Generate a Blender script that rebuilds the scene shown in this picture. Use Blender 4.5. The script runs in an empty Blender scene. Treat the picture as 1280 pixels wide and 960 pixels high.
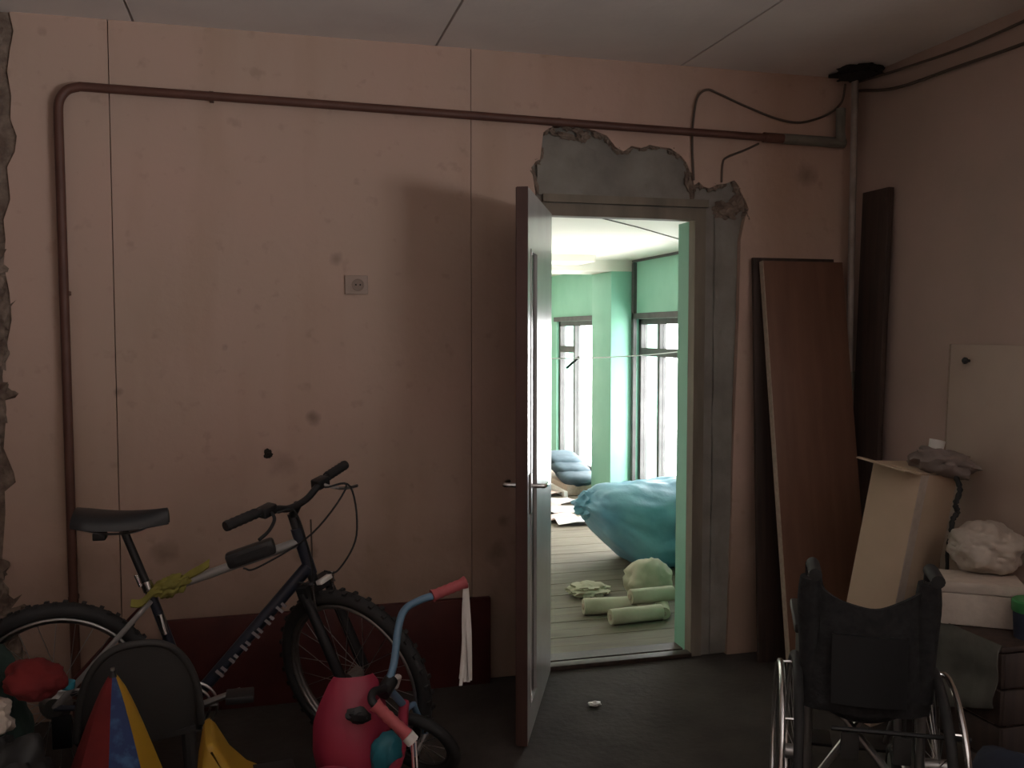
import bpy, bmesh, math, random
from mathutils import Vector, Matrix, noise

SC = bpy.context.scene
COL = SC.collection
R = math.radians

# ------------------------------------------------------------------ camera, sky, exposure
cam_d = bpy.data.cameras.new('camera')
cam_d.sensor_width = 36.0
cam_d.lens = 36.0 * 1150.0 / 1280.0
cam_d.clip_start = 0.05
cam = bpy.data.objects.new('camera', cam_d)
COL.objects.link(cam)
cam.location = (0.0, -3.952, 1.55)
cam.rotation_euler = (R(90 - 3.235), 0, R(-14.82))
SC.camera = cam

SKY_STRENGTH = 38.0
world = bpy.data.worlds.new('overcast_sky')
SC.world = world
world.use_nodes = True
_bg = world.node_tree.nodes['Background']
_bg.inputs[0].default_value = (1.0, 0.99, 0.98, 1)
_bg.inputs[1].default_value = SKY_STRENGTH


def portal(name, loc, rot, sx, sy):
    l = bpy.data.lights.new(name, 'AREA')
    l.shape = 'RECTANGLE'
    l.size = sx
    l.size_y = sy
    l.cycles.is_portal = True
    o = bpy.data.objects.new(name, l)
    COL.objects.link(o)
    o.location = loc
    o.rotation_euler = rot
    return o


# daylight comes in only through the windows: one in the right wall behind the camera, two in the loggia
REAR_WIN = (-6.15, -3.7, 0.25, 1.62)        # y0 y1 z0 z1 in the right wall
LOGGIA_X = 3.15
LOGGIA_WINS = ((1.75, 3.66, 0.12, 1.665), (4.22, 5.98, 0.12, 1.665))
portal('rear_window_light', (2.80, sum(REAR_WIN[:2]) / 2, sum(REAR_WIN[2:]) / 2), (0, R(90), 0), REAR_WIN[3] - REAR_WIN[2], REAR_WIN[1] - REAR_WIN[0])
for w in LOGGIA_WINS:
    portal('loggia_window_light', (LOGGIA_X + .1, (w[0] + w[1]) / 2, (w[2] + w[3]) / 2), (0, R(90), 0), w[3] - w[2], w[1] - w[0])

SC.view_settings.view_transform = 'Standard'
SC.view_settings.look = 'None'
SC.view_settings.gamma = 1.0
SC.view_settings.use_curve_mapping = False
SC.view_settings.exposure = 0.0
SC.cycles.max_bounces = 10
SC.cycles.diffuse_bounces = 6
SC.cycles.transparent_max_bounces = 12
SC.cycles.sample_clamp_indirect = 8.0

# ------------------------------------------------------------------ materials
MATS = {}


def mat(name, col, rough=.7, col2=None, scale=6.0, bump=0.0, bscale=40.0, metal=0.0, spec=.5, detail=5, stretch=(1, 1, 1), lo=.35, hi=.65):
    """Principled surface whose colour wanders between two tones of the thing itself."""
    if name in MATS:
        return MATS[name]
    m = bpy.data.materials.new(name)
    m.use_nodes = True
    nt = m.node_tree
    p = nt.nodes['Principled BSDF']
    p.inputs['Roughness'].default_value = rough
    p.inputs['Metallic'].default_value = metal
    p.inputs['Specular IOR Level'].default_value = spec
    p.inputs['Base Color'].default_value = (*col, 1)
    tc = nt.nodes.new('ShaderNodeTexCoord')
    mp = nt.nodes.new('ShaderNodeMapping')
    mp.inputs['Scale'].default_value = stretch
    nt.links.new(tc.outputs['Object'], mp.inputs[0])
    if col2 is not None:
        n = nt.nodes.new('ShaderNodeTexNoise')
        n.inputs['Scale'].default_value = scale
        n.inputs['Detail'].default_value = detail
        r = nt.nodes.new('ShaderNodeValToRGB')
        r.color_ramp.elements[0].position = lo
        r.color_ramp.elements[1].position = hi
        r.color_ramp.elements[0].color = (*col, 1)
        r.color_ramp.elements[1].color = (*col2, 1)
        nt.links.new(mp.outputs[0], n.inputs['Vector'])
        nt.links.new(n.outputs['Fac'], r.inputs[0])
        nt.links.new(r.outputs[0], p.inputs['Base Color'])
    if bump:
        n2 = nt.nodes.new('ShaderNodeTexNoise')
        n2.inputs['Scale'].default_value = bscale
        n2.inputs['Detail'].default_value = 6
        b = nt.nodes.new('ShaderNodeBump')
        b.inputs['Strength'].default_value = bump
        b.inputs['Distance'].default_value = .01
        nt.links.new(mp.outputs[0], n2.inputs['Vector'])
        nt.links.new(n2.outputs['Fac'], b.inputs['Height'])
        nt.links.new(b.outputs[0], p.inputs['Normal'])
    MATS[name] = m
    return m


def wall_paper_mat():
    """Faded pinkish wall coat: blotches, painted low gloom and dirt with a ragged edge, greasy spots."""
    m = bpy.data.materials.new('faded_wall_coat')
    m.use_nodes = True
    nt = m.node_tree
    L = nt.links.new
    p = nt.nodes['Principled BSDF']
    p.inputs['Roughness'].default_value = .75
    p.inputs['Specular IOR Level'].default_value = .25
    tc = nt.nodes.new('ShaderNodeTexCoord')

    def noise_n(scale, detail=4, stretch=None):
        n = nt.nodes.new('ShaderNodeTexNoise')
        n.inputs['Scale'].default_value = scale
        n.inputs['Detail'].default_value = detail
        if stretch:
            mp = nt.nodes.new('ShaderNodeMapping')
            mp.inputs['Scale'].default_value = stretch
            L(tc.outputs['Object'], mp.inputs[0])
            L(mp.outputs[0], n.inputs['Vector'])
        else:
            L(tc.outputs['Object'], n.inputs['Vector'])
        return n

    def mix(fac, a, b, blend='MIX'):
        x = nt.nodes.new('ShaderNodeMix')
        x.data_type = 'RGBA'
        x.blend_type = blend
        for sock, v in ((x.inputs[0], fac), (x.inputs[6], a), (x.inputs[7], b)):
            if hasattr(v, 'is_linked'):
                L(v, sock)
            elif isinstance(v, tuple):
                sock.default_value = v
            else:
                sock.default_value = v
        return x.outputs[2]

    def ramp(src, lo, hi, a=0.0, b=1.0):
        r = nt.nodes.new('ShaderNodeMapRange')
        r.inputs[1].default_value = lo
        r.inputs[2].default_value = hi
        r.inputs[3].default_value = a
        r.inputs[4].default_value = b
        L(src, r.inputs[0])
        return r.outputs[0]

    c = mix(ramp(noise_n(1.3, 3).outputs['Fac'], .35, .65), (.54, .375, .31, 1), (.50, .37, .30, 1))
    c = mix(ramp(noise_n(2.2, 6, (1.6, 1, .35)).outputs['Fac'], .5, .75, 0, .5), c, (.40, .27, .19, 1))
    c = mix(ramp(noise_n(14, 5).outputs['Fac'], .62, .75, 0, .35), c, (.30, .21, .15, 1))
    sep = nt.nodes.new('ShaderNodeSeparateXYZ')
    L(tc.outputs['Object'], sep.inputs[0])
    # lower-wall gloom painted into the colour along with dirt, upper edge ragged
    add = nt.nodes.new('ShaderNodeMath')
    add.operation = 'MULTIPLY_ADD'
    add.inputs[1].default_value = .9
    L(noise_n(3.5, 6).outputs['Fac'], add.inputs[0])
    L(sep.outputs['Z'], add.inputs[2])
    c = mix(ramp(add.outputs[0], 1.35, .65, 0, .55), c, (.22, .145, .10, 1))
    # single greasy spots
    for (x, z, r, s) in ((.173, 1.19, .035, .6), (-.17, 1.488, .018, .6), (-.424, .653, .05, .45), (.133, .619, .05, .45),
                         (.971, .567, .05, .5), (1.0, .71, .03, .6), (.28, 1.852, .03, .45), (-.583, 1.31, .022, .8), (.05, 1.0, .06, .3), (2.5, 2.3, .06, .5)):
        cx = nt.nodes.new('ShaderNodeVectorMath')
        cx.operation = 'DISTANCE'
        cx.inputs[1].default_value = (x, 0, z)
        nv = noise_n(18, 4)
        sc_ = nt.nodes.new('ShaderNodeMath')
        sc_.operation = 'MULTIPLY_ADD'
        sc_.inputs[1].default_value = r * 1.4
        L(tc.outputs['Object'], cx.inputs[0])
        L(nv.outputs['Fac'], sc_.inputs[0])
        L(cx.outputs['Value'], sc_.inputs[2])
        c = mix(ramp(sc_.outputs[0], r * 1.9, r * .9, 0, s), c, (.08, .055, .04, 1))
    L(c, p.inputs['Base Color'])
    b = nt.nodes.new('ShaderNodeBump')
    b.inputs['Strength'].default_value = .25
    b.inputs['Distance'].default_value = .01
    L(noise_n(25, 6).outputs['Fac'], b.inputs['Height'])
    L(b.outputs[0], p.inputs['Normal'])
    return m


def pane_mat(name='window_glass', tint=1.0):
    m = bpy.data.materials.new(name)
    m.use_nodes = True
    nt = m.node_tree
    out = nt.nodes['Material Output']
    nt.nodes.remove(nt.nodes['Principled BSDF'])
    t = nt.nodes.new('ShaderNodeBsdfTransparent')
    t.inputs[0].default_value = (tint, tint, tint, 1)
    g = nt.nodes.new('ShaderNodeBsdfGlossy')
    g.inputs['Roughness'].default_value = .02
    x = nt.nodes.new('ShaderNodeMixShader')
    x.inputs[0].default_value = .06
    nt.links.new(t.outputs[0], x.inputs[1])
    nt.links.new(g.outputs[0], x.inputs[2])
    nt.links.new(x.outputs[0], out.inputs[0])
    return m


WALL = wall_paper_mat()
GLASS = pane_mat('window_glass', .72)
REAR_GLASS = pane_mat('rear_window_glass', .95)  # nearly clear panes of the rear window, slight even tint
CONC = mat('bare_concrete', (.21, .195, .175), .9, (.30, .285, .255), 5, .6, 30)
RUBBLE = mat('broken_masonry', (.13, .09, .07), .95, (.26, .20, .16), 20, 1.0, 45)
CEIL = mat('ceiling_whitewash', (.74, .68, .65), .9, (.81, .75, .71), 2.5, .15, 30)
JOINT = mat('dark_joint_filler', (.16, .13, .11), .95)  # dark backing that shows in the slab and plank joints
RWALL = mat('right_wall_paint', (.50, .37, .32), .8, (.44, .34, .29), 2, .15, 20)
PALEW = mat('dull_wall_paint', (.20, .15, .125), .85, (.16, .12, .10), 2)
FLOOR = mat('dusty_concrete_floor', (.036, .029, .025), .95, (.055, .046, .040), 4, .4, 30)
PLANK = mat('loggia_floor_paint', (.12, .10, .072), .8, (.165, .14, .10), 3, .2, 30, stretch=(1, 6, 1))
MINT = mat('mint_paint', (.22, .50, .37), .6, (.26, .54, .41), 3, .1, 20)
BEIGE = mat('beige_limewash', (.42, .39, .33), .9, (.38, .35, .29), 2)
WINFR = mat('dark_window_frame', (.05, .05, .05), .6, (.08, .08, .078), 9)
WHITEC = mat('white_limewash', (.85, .82, .74), .9, (.80, .76, .67), 2)
BROWNP = mat('brown_pipe_paint', (.085, .032, .022), .55, (.12, .05, .035), 8)
DARKFR = mat('weathered_frame_wood', (.17, .145, .115), .8, (.25, .215, .17), 9, .3, 30, stretch=(1, 1, .2))
LEAFW = mat('pale_door_paint', (.50, .48, .47), .25, (.44, .42, .41), 4)
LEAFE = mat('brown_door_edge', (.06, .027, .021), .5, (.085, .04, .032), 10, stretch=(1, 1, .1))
DKGLASS = mat('dark_strip', (.035, .025, .025), .25)
CHROME = mat('chrome', (.75, .75, .75), .22, metal=1.0)
STEEL = mat('dull_steel', (.42, .41, .40), .4, metal=1.0)
BLACK = mat('black_rubber', (.016, .016, .017), .7, (.026, .026, .027), 20)
BLACKP = mat('black_plastic', (.015, .016, .018), .45)
BFAB = mat('black_fabric', (.014, .014, .016), .9, (.028, .028, .03), 40, .3, 120)
NAVY = mat('navy_frame_paint', (.02, .025, .04), .35)
SILVER = mat('silver_frame_paint', (.33, .32, .31), .35, metal=.3)
REDP = mat('dark_red_paint', (.06, .010, .009), .6, (.085, .016, .013), 6)
BOARD = mat('reddish_brown_veneer', (.15, .072, .048), .5, (.185, .092, .06), 4, stretch=(6, 6, .6))
BOARDD = mat('dark_stained_wood', (.035, .022, .018), .6, (.06, .036, .028), 5, stretch=(8, 8, .5))
CHIP = mat('pale_chipboard', (.34, .26, .21), .8, (.42, .33, .26), 60)
WHITEP = mat('white_laminate', (.50, .40, .33), .55, (.46, .36, .30), 3)
CARD = mat('pale_cardboard', (.56, .43, .31), .85, (.50, .38, .27), 4, .1, 20)
GREYC = mat('grey_cloth', (.20, .165, .15), .95, (.27, .22, .20), 10, .4, 40)
FOAM = mat('white_foam', (.52, .44, .37), .9, (.46, .39, .33), 30, .2, 90)
PLASTIC = mat('milky_plastic_film', (.44, .38, .32), .5, (.54, .47, .40), 8, .3, 18)
BLUEB = mat('teal_blue_film', (.15, .34, .50), .5, (.24, .47, .60), 5, .5, 14)
CREAM = mat('cream_wrap', (.40, .37, .27), .8, (.50, .46, .35), 7, .2, 25)
YEL = mat('yellow_plastic', (.44, .26, .025), .5, (.37, .22, .025), 5)
YELC = mat('yellow_cloth', (.27, .24, .05), .9, (.21, .19, .045), 12)
RED = mat('red_cloth', (.17, .011, .011), .9, (.12, .008, .009), 9)
BLUE = mat('blue_cloth', (.02, .04, .13), .8, (.05, .12, .25), 30, lo=.5, hi=.7)
PINK = mat('pink_plastic', (.36, .03, .07), .45, (.31, .026, .06), 5)
PINKG = mat('pink_rubber', (.50, .11, .12), .6, (.42, .085, .10), 9)
LBLUE = mat('light_blue_paint', (.13, .24, .36), .4)
TEAL = mat('teal_plastic', (.02, .18, .24), .5)
WHITE = mat('white_plastic', (.75, .73, .70), .5)
DGREY = mat('dark_grey_plastic', (.032, .031, .030), .6, (.038, .037, .036), 5)
DGREEN = mat('dark_green_cloth', (.018, .04, .032), .8, (.03, .06, .05), 8, .3, 30)
NAVYC = mat('navy_cloth', (.018, .024, .045), .85, (.03, .04, .07), 8, .3, 30)
BBAG = mat('black_bin_film', (.010, .010, .010), .6, (.02, .02, .02), 10)
GREEN = mat('bright_green_plastic', (.05, .26, .08), .5)
CABLE = mat('old_cable', (.10, .075, .06), .7)
PIPEW = mat('pale_pipe_paint', (.36, .31, .28), .6, (.27, .23, .20), 12)
GREYPIPE = mat('grey_lagging', (.15, .14, .115), .9, (.20, .19, .16), 14, .4, 40)
SOOT = mat('soot_black', (.018, .014, .012), .95)
LETTER = mat('pale_lettering', (.24, .22, .23), .6)


# ------------------------------------------------------------------ mesh helpers
class MB:
    def __init__(s):
        s.v = []
        s.f = []

    def add(s, vs, fs, mx=None):
        o = len(s.v)
        for v in vs:
            v = Vector(v)
            s.v.append(tuple(mx @ v) if mx is not None else tuple(v))
        s.f += [tuple(i + o for i in f) for f in fs]
        return s

    def box(s, a, b, mx=None):
        x0, y0, z0 = a
        x1, y1, z1 = b
        return s.add([(x0, y0, z0), (x1, y0, z0), (x1, y1, z0), (x0, y1, z0), (x0, y0, z1), (x1, y0, z1), (x1, y1, z1), (x0, y1, z1)],
                     [(0, 3, 2, 1), (4, 5, 6, 7), (0, 1, 5, 4), (1, 2, 6, 5), (2, 3, 7, 6), (3, 0, 4, 7)], mx)

    def tube(s, pts, r, n=10, closed=False, mx=None, caps=True):
        pts = [Vector(p) for p in pts]
        m = len(pts)
        rs = r if isinstance(r, (list, tuple)) else [r] * m
        vs, fs = [], []
        up = None
        for i, p in enumerate(pts):
            if closed:
                t = pts[(i + 1) % m] - pts[i - 1]
            else:
                t = pts[min(i + 1, m - 1)] - pts[max(i - 1, 0)]
            t.normalize()
            if up is None:
                up = Vector((0, 0, 1)) if abs(t.z) < .9 else Vector((1, 0, 0))
            a = t.cross(up)
            a.normalize()
            b = a.cross(t)
            b.normalize()
            up = b
            for k in range(n):
                q = 2 * math.pi * k / n
                vs.append(p + a * (math.cos(q) * rs[i]) + b * (math.sin(q) * rs[i]))
        for i in range(m if closed else m - 1):
            j = (i + 1) % m
            for k in range(n):
                l = (k + 1) % n
                fs.append((i * n + k, i * n + l, j * n + l, j * n + k))
        if not closed and caps:
            fs.append(tuple(range(n - 1, -1, -1)))
            fs.append(tuple((m - 1) * n + k for k in range(n)))
        return s.add(vs, fs, mx)

    def ring(s, c, R_, r, axis='y', n=48, k=10, mx=None, flat=1.0):
        c = Vector(c)
        pts = []
        for i in range(n):
            a = 2 * math.pi * i / n
            u, w = R_ * math.cos(a), R_ * math.sin(a)
            pts.append(c + (Vector((u, 0, w)) if axis == 'y' else Vector((0, u, w)) if axis == 'x' else Vector((u, w, 0))))
        return s.tube(pts, r, k, True, mx)

    def lathe(s, prof, n=24, mx=None):
        vs, fs = [], []
        m = len(prof)
        for (r, z) in prof:
            for k in range(n):
                q = 2 * math.pi * k / n
                vs.append((r * math.cos(q), r * math.sin(q), z))
        for i in range(m - 1):
            for k in range(n):
                l = (k + 1) % n
                fs.append((i * n + k, i * n + l, (i + 1) * n + l, (i + 1) * n + k))
        fs.append(tuple(range(n - 1, -1, -1)))
        fs.append(tuple((m - 1) * n + k for k in range(n)))
        return s.add(vs, fs, mx)

    def prism(s, poly, y0, y1, mx=None):
        """poly in x,z extruded along y"""
        n = len(poly)
        vs = [(x, y0, z) for x, z in poly] + [(x, y1, z) for x, z in poly]
        fs = [tuple(range(n)), tuple(range(2 * n - 1, n - 1, -1))]
        fs += [(i, i + n, (i + 1) % n + n, (i + 1) % n) for i in range(n)]
        return s.add(vs, fs, mx)

    def sheet(s, nu, nv, fn, th=0.004, mx=None):
        """a sheet fn(u,v) with real thickness"""
        P = [[Vector(fn(i / nu, j / nv)) for j in range(nv + 1)] for i in range(nu + 1)]
        vs, fs = [], []
        W = nv + 1
        for side in (0, 1):
            for i in range(nu + 1):
                for j in range(nv + 1):
                    du = P[min(i + 1, nu)][j] - P[max(i - 1, 0)][j]
                    dv = P[i][min(j + 1, nv)] - P[i][max(j - 1, 0)]
                    nn = du.cross(dv)
                    nn = nn.normalized() if nn.length > 1e-9 else Vector((0, 0, 1))
                    vs.append(P[i][j] + nn * (th / 2 if side == 0 else -th / 2))
        N = (nu + 1) * W
        for i in range(nu):
            for j in range(nv):
                a, b, c, d = i * W + j, (i + 1) * W + j, (i + 1) * W + j + 1, i * W + j + 1
                fs.append((a, b, c, d))
                fs.append((d + N, c + N, b + N, a + N))
        rim = [i * W for i in range(nu + 1)] + [nu * W + j for j in range(1, W)] + [i * W + nv for i in range(nu - 1, -1, -1)] + [j for j in range(nv - 1, 0, -1)]
        for k in range(len(rim)):
            a, b = rim[k], rim[(k + 1) % len(rim)]
            fs.append((b, a, a + N, b + N))
        return s.add(vs, fs, mx)

    def blob(s, size, seed=0, amp=.25, freq=2.2, sub=4, flat=True, mx=None, power=2.0):
        """crumpled soft mass; bottom flattened at z=0, size = full extents"""
        bm = bmesh.new()
        bmesh.ops.create_icosphere(bm, subdivisions=sub, radius=1)
        off = Vector((seed * 7.31, seed * 3.17, seed * 1.93))
        vs = []
        for v in bm.verts:
            d = v.co.normalized()
            if power != 2.0:
                l = (abs(d.x) ** power + abs(d.y) ** power + abs(d.z) ** power) ** (1 / power)
                q = d / l
            else:
                q = d
            k = 1 + amp * (noise.fractal(d * freq + off, 1.0, 2.0, 4) + .45 * (abs(noise.noise(d * freq * 2.6 + off)) - .2))
            p = q * k
            vs.append(Vector((p.x * size[0] / 2, p.y * size[1] / 2, p.z * size[2] / 2)))
        if flat:
            zb = -size[2] * .42
            for p in vs:
                if p.z < zb:
                    p.z = zb + (p.z - zb) * .02
            zm = min(p.z for p in vs)
            for p in vs:
                p.z -= zm
        fs = [tuple(v.index for v in f.verts) for f in bm.faces]
        bm.free()
        return s.add(vs, fs, mx)

    def build(s, name, m, parent=None, loc=(0, 0, 0), rot=(0, 0, 0), smooth=False, bevel=0.0, seg=2, angle=35, label=None):
        me = bpy.data.meshes.new(name)
        me.from_pydata(s.v, [], s.f)
        bm = bmesh.new()
        bm.from_mesh(me)
        bmesh.ops.recalc_face_normals(bm, faces=bm.faces)
        if bevel:
            ed = [e for e in bm.edges if len(e.link_faces) == 2 and e.calc_face_angle(0) > R(30)]
            bmesh.ops.bevel(bm, geom=ed, offset=bevel, segments=seg, affect='EDGES', profile=.5)
        bm.to_mesh(me)
        bm.free()
        if smooth or bevel:
            for pl in me.polygons:
                pl.use_smooth = True
            try:
                me.set_sharp_from_angle(angle=R(angle))
            except Exception:
                pass
        me.materials.append(m)
        o = bpy.data.objects.new(name, me)
        COL.objects.link(o)
        o.location = loc
        o.rotation_euler = rot
        if parent is not None:
            o.parent = parent
        if label:
            o['label'] = label
        return o


def tag(o, label, cat, group=None):
    o['label'] = label
    o['category'] = cat
    if group:
        o['group'] = group
    return o


def struct(o, label=None, cat=None):
    o['kind'] = 'structure'
    if label:
        o['label'] = label
    if cat:
        o['category'] = cat
    return o


def empty(name, label, cat, loc=(0, 0, 0), rot=(0, 0, 0), group=None):
    o = bpy.data.objects.new(name, None)
    o.empty_display_size = .1
    COL.objects.link(o)
    o.location = loc
    o.rotation_euler = rot
    return tag(o, label, cat, group)


def twin(o, parent, loc=None, rot=None):
    c = o.copy()
    COL.objects.link(c)
    c.parent = parent
    if loc is not None:
        c.location = loc
    if rot is not None:
        c.rotation_euler = rot
    return c


def bez(pts, n=8):
    """Catmull-Rom through the points"""
    P = [Vector(p) for p in pts]
    P = [P[0] * 2 - P[1]] + P + [P[-1] * 2 - P[-2]]
    out = []
    for i in range(1, len(P) - 2):
        for k in range(n):
            t = k / n
            a, b, c, d = P[i - 1], P[i], P[i + 1], P[i + 2]
            out.append(.5 * ((2 * b) + (c - a) * t + (2 * a - 5 * b + 4 * c - d) * t * t + (3 * b - a - 3 * c + d) * t ** 3))
    out.append(P[-2])
    return out


def frame_mx(o, xd, zd):
    x = Vector(xd).normalized()
    z = Vector(zd)
    z = (z - x * z.dot(x)).normalized()
    y = z.cross(x)
    return Matrix(((x.x, y.x, z.x, o[0]), (x.y, y.y, z.y, o[1]), (x.z, y.z, z.z, o[2]), (0, 0, 0, 1)))


random.seed(4)
H = 2.765
XR = 2.76
XL = -1.75
YB = -6.3
TH = .18

# ------------------------------------------------------------------ room shell
struct(MB().box((XL - .2, YB - .2, -.12), (XR + .2, TH, 0)).build('floor', FLOOR), 'dusty dark grey concrete floor of the room', 'floor')

# back wall: concrete core with the doorway, wall panels in front of it
OX0, OX1, OZ = 1.185, 1.985, 2.125
core = MB()
core.box((XL, .015, 0), (OX0, TH, H)).box((OX1, .015, 0), (XR + .2, TH, H)).box((OX0, .015, OZ), (OX1, TH, H))
wb = struct(core.build('wall_back', CONC), 'faded pinkish back wall with bare concrete around the doorway', 'wall')
notch = [(1.148, 0), (1.14, .6), (1.15, 1.2), (1.143, 1.8), (1.148, 2.169), (1.13, 2.273), (1.15, 2.30), (1.17, 2.31), (1.178, 2.37), (1.185, 2.429), (1.21, 2.447), (1.236, 2.46), (1.28, 2.47), (1.322, 2.458),
         (1.37, 2.462), (1.424, 2.449), (1.482, 2.431), (1.505, 2.405), (1.524, 2.384), (1.563, 2.364), (1.60, 2.39), (1.648, 2.383), (1.69, 2.40), (1.735, 2.394), (1.79, 2.39), (1.82, 2.375),
         (1.847, 2.356), (1.872, 2.33), (1.887, 2.30), (1.905, 2.265), (1.912, 2.228), (1.937, 2.243), (1.96, 2.222), (1.99, 2.216), (2.03, 2.235), (2.072, 2.241), (2.117, 2.258), (2.14, 2.235),
         (2.151, 2.207), (2.18, 2.16), (2.194, 2.127), (2.178, 2.09), (2.17, 2.059), (2.154, 1.983), (2.15, 1.6), (2.131, .997), (2.125, .5), (2.11, 0)]
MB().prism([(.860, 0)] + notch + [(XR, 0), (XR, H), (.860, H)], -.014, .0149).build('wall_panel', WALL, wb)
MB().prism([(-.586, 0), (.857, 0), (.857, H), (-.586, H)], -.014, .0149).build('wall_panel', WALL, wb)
rag = [(-.934, 2.765), (-.921, 2.694), (-.935, 2.62), (-.947, 2.542), (-.935, 2.45), (-.941, 2.362), (-.920, 2.30), (-.928, 2.241), (-.957, 2.179), (-.949, 2.058), (-.975, 1.98), (-.97, 1.904), (-.979, 1.812), (-.962, 1.70),
       (-.957, 1.596), (-.976, 1.504), (-.996, 1.38), (-.985, 1.25), (-.999, 1.099), (-.965, 1.0), (-.960, .965), (-1.0, .93), (-1.0, .847), (-1.017, .658), (-1.028, .468), (-1.02, .2), (-1.03, 0)]
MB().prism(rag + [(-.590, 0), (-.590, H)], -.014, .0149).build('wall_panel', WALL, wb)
# crumbled edge on the left: broken masonry lumps
for i, z in enumerate([.1 + .17 * k for k in range(16)]):
    x = -1.04 - .03 * random.random() + .045 * math.sin(z * 5)
    MB().blob((.15, .07, .19), 20 + i, .8, 3.5, 3, False).build('masonry_lump', RUBBLE, wb, (x - .012, -.002, z), (0, random.random(), 0))
MB().box((XL, -.004, 0), (-.90, .0149, H)).build('bare_masonry', RUBBLE, wb)
# chunks and curls of plaster along the torn edge above the door
torn = [p for p in notch if p[1] > 2.16]
for i in range(len(torn) - 1):
    (xa, za), (xb, zb) = torn[i], torn[i + 1]
    ln_ = math.hypot(xb - xa, zb - za)
    if i % 3 == 1:
        continue
    MB().blob((ln_ * 1.25, .03, .022 + .022 * random.random()), 60 + i, .7, 2.5, 3, False).build('plaster_chunk', RUBBLE, wb, ((xa + xb) / 2, .004, (za + zb) / 2), (0, -math.atan2(zb - za, xb - xa), 0))
for (x, z, sx, sz, ang) in ((1.375, 2.425, .06, .05, -.3), (1.29, 2.42, .10, .03, .2), (1.895, 2.24, .05, .14, -.2), (2.15, 2.16, .07, .10, .3), (2.195, 2.10, .05, .05, .4), (2.08, 2.12, .12, .08, .2)):
    MB().blob((sx, .035, sz), int(x * 50), .6, 2.5, 3, False).build('plaster_chunk', RUBBLE, wb, (x, .004, z), (0, ang, 0))
# smoothed cement patch on the lintel and rough strip beside the jamb
MB().sheet(26, 12, lambda u, v: (1.16 + .735 * u, .012 - .012 * noise.noise(Vector((u * 6, v * 3, 2.3))) - .006, 2.16 + v * (.24 + .03 * math.sin(u * 9) - .08 * u)), .01).build('cement_patch', CONC, wb, smooth=True)
MB().sheet(4, 40, lambda u, v: (2.03 + .10 * u, .008 - .012 * noise.noise(Vector((u * 3, v * 14, 7.3))), .01 + v * 2.13), .012).build('cement_strip', CONC, wb, smooth=True)
# mint coat on the doorway's inner side and on the loggia face of the wall
MB().box((1.9295, .07, 0), (1.984, TH + .004, 2.07)).build('doorway_reveal', MINT, wb)
MB().box((.2, TH, 0), (OX0, TH + .006, 2.2)).box((OX1, TH, 0), (LOGGIA_X, TH + .006, 2.2)).box((OX0, TH, OZ), (OX1, TH + .006, 2.2)).build('loggia_side_coat', MINT, wb)

# right wall with the rear window opening
y0, y1, z0, z1 = REAR_WIN
wr = MB()
wr.box((XR, YB, 0), (XR + .2, y0, H)).box((XR, y1, 0), (XR + .2, .015, H)).box((XR, y0, 0), (XR + .2, y1, z0)).box((XR, y0, z1), (XR + .2, y1, H))
struct(wr.build('wall_right', RWALL), 'dim brownish pink right wall', 'wall')
struct(MB().box((XL - .2, YB, 0), (XL, TH, H)).build('wall_left', PALEW), 'plain left wall of the room', 'wall')
struct(MB().box((XL - .2, YB - .2, 0), (XR + .2, YB, H)).build('wall_rear', PALEW), 'plain rear wall of the room', 'wall')


def window(n, x, w, divisions, transom, glass=None):
    GLASS_ = glass or GLASS
    a0, a1, b0, b1 = w
    fr = MB()
    t = .05
    X0, X1 = x - .03, x + .03
    fr.box((X0, a0, b0), (X1, a0 + t, b1)).box((X0, a1 - t, b0), (X1, a1, b1)).box((X0, a0, b0), (X1, a1, b0 + t)).box((X0, a0, b1 - t), (X1, a1, b1))
    root = struct(fr.build('window_%d' % n, WINFR), {1: 'dark framed loggia window between the doorway wall and the column', 2: 'dark framed loggia window past the column above the bench', 3: 'dark framed window in the right wall behind the cartons'}[n], 'window')
    ys = [a0 + t / 2] + list(divisions) + [a1 - t / 2]
    for y in divisions:
        MB().box((X0, y - t / 2, b0 + t), (X1, y + t / 2, b1 - t)).build('mullion', WINFR, root)
    for i in range(len(ys) - 1):
        p, q = ys[i] + t / 2, ys[i + 1] - t / 2
        if transom and i in transom:
            zt = transom[i]
            MB().box((X0, p, zt - .035), (X1, q, zt + .035)).build('transom', WINFR, root)
            MB().box((x - .003, p, b0 + t), (x + .003, q, zt - .035)).build('pane', GLASS_, root)
            MB().box((x - .003, p, zt + .035), (x + .003, q, b1 - t)).build('pane', GLASS_, root)
        else:
            MB().box((x - .003, p, b0 + t), (x + .003, q, b1 - t)).build('pane', GLASS_, root)
    return root


window(3, XR + .1, REAR_WIN, (-4.8,), None, REAR_GLASS)

# ceiling: slabs with open joints
ce = struct(MB().box((XL - .2, YB - .2, H + .03), (XR + .2, TH, H + .2)).build('ceiling', JOINT), 'grey whitewashed ceiling of concrete slabs', 'ceiling')
edges = [XL - .2, -.495, .708, 1.842, XR + .2]
for a, b in zip(edges[:-1], edges[1:]):
    MB().box((a + .005, YB - .2, H), (b - .005, TH, H + .0295)).build('ceiling_slab', CEIL, ce)

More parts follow.
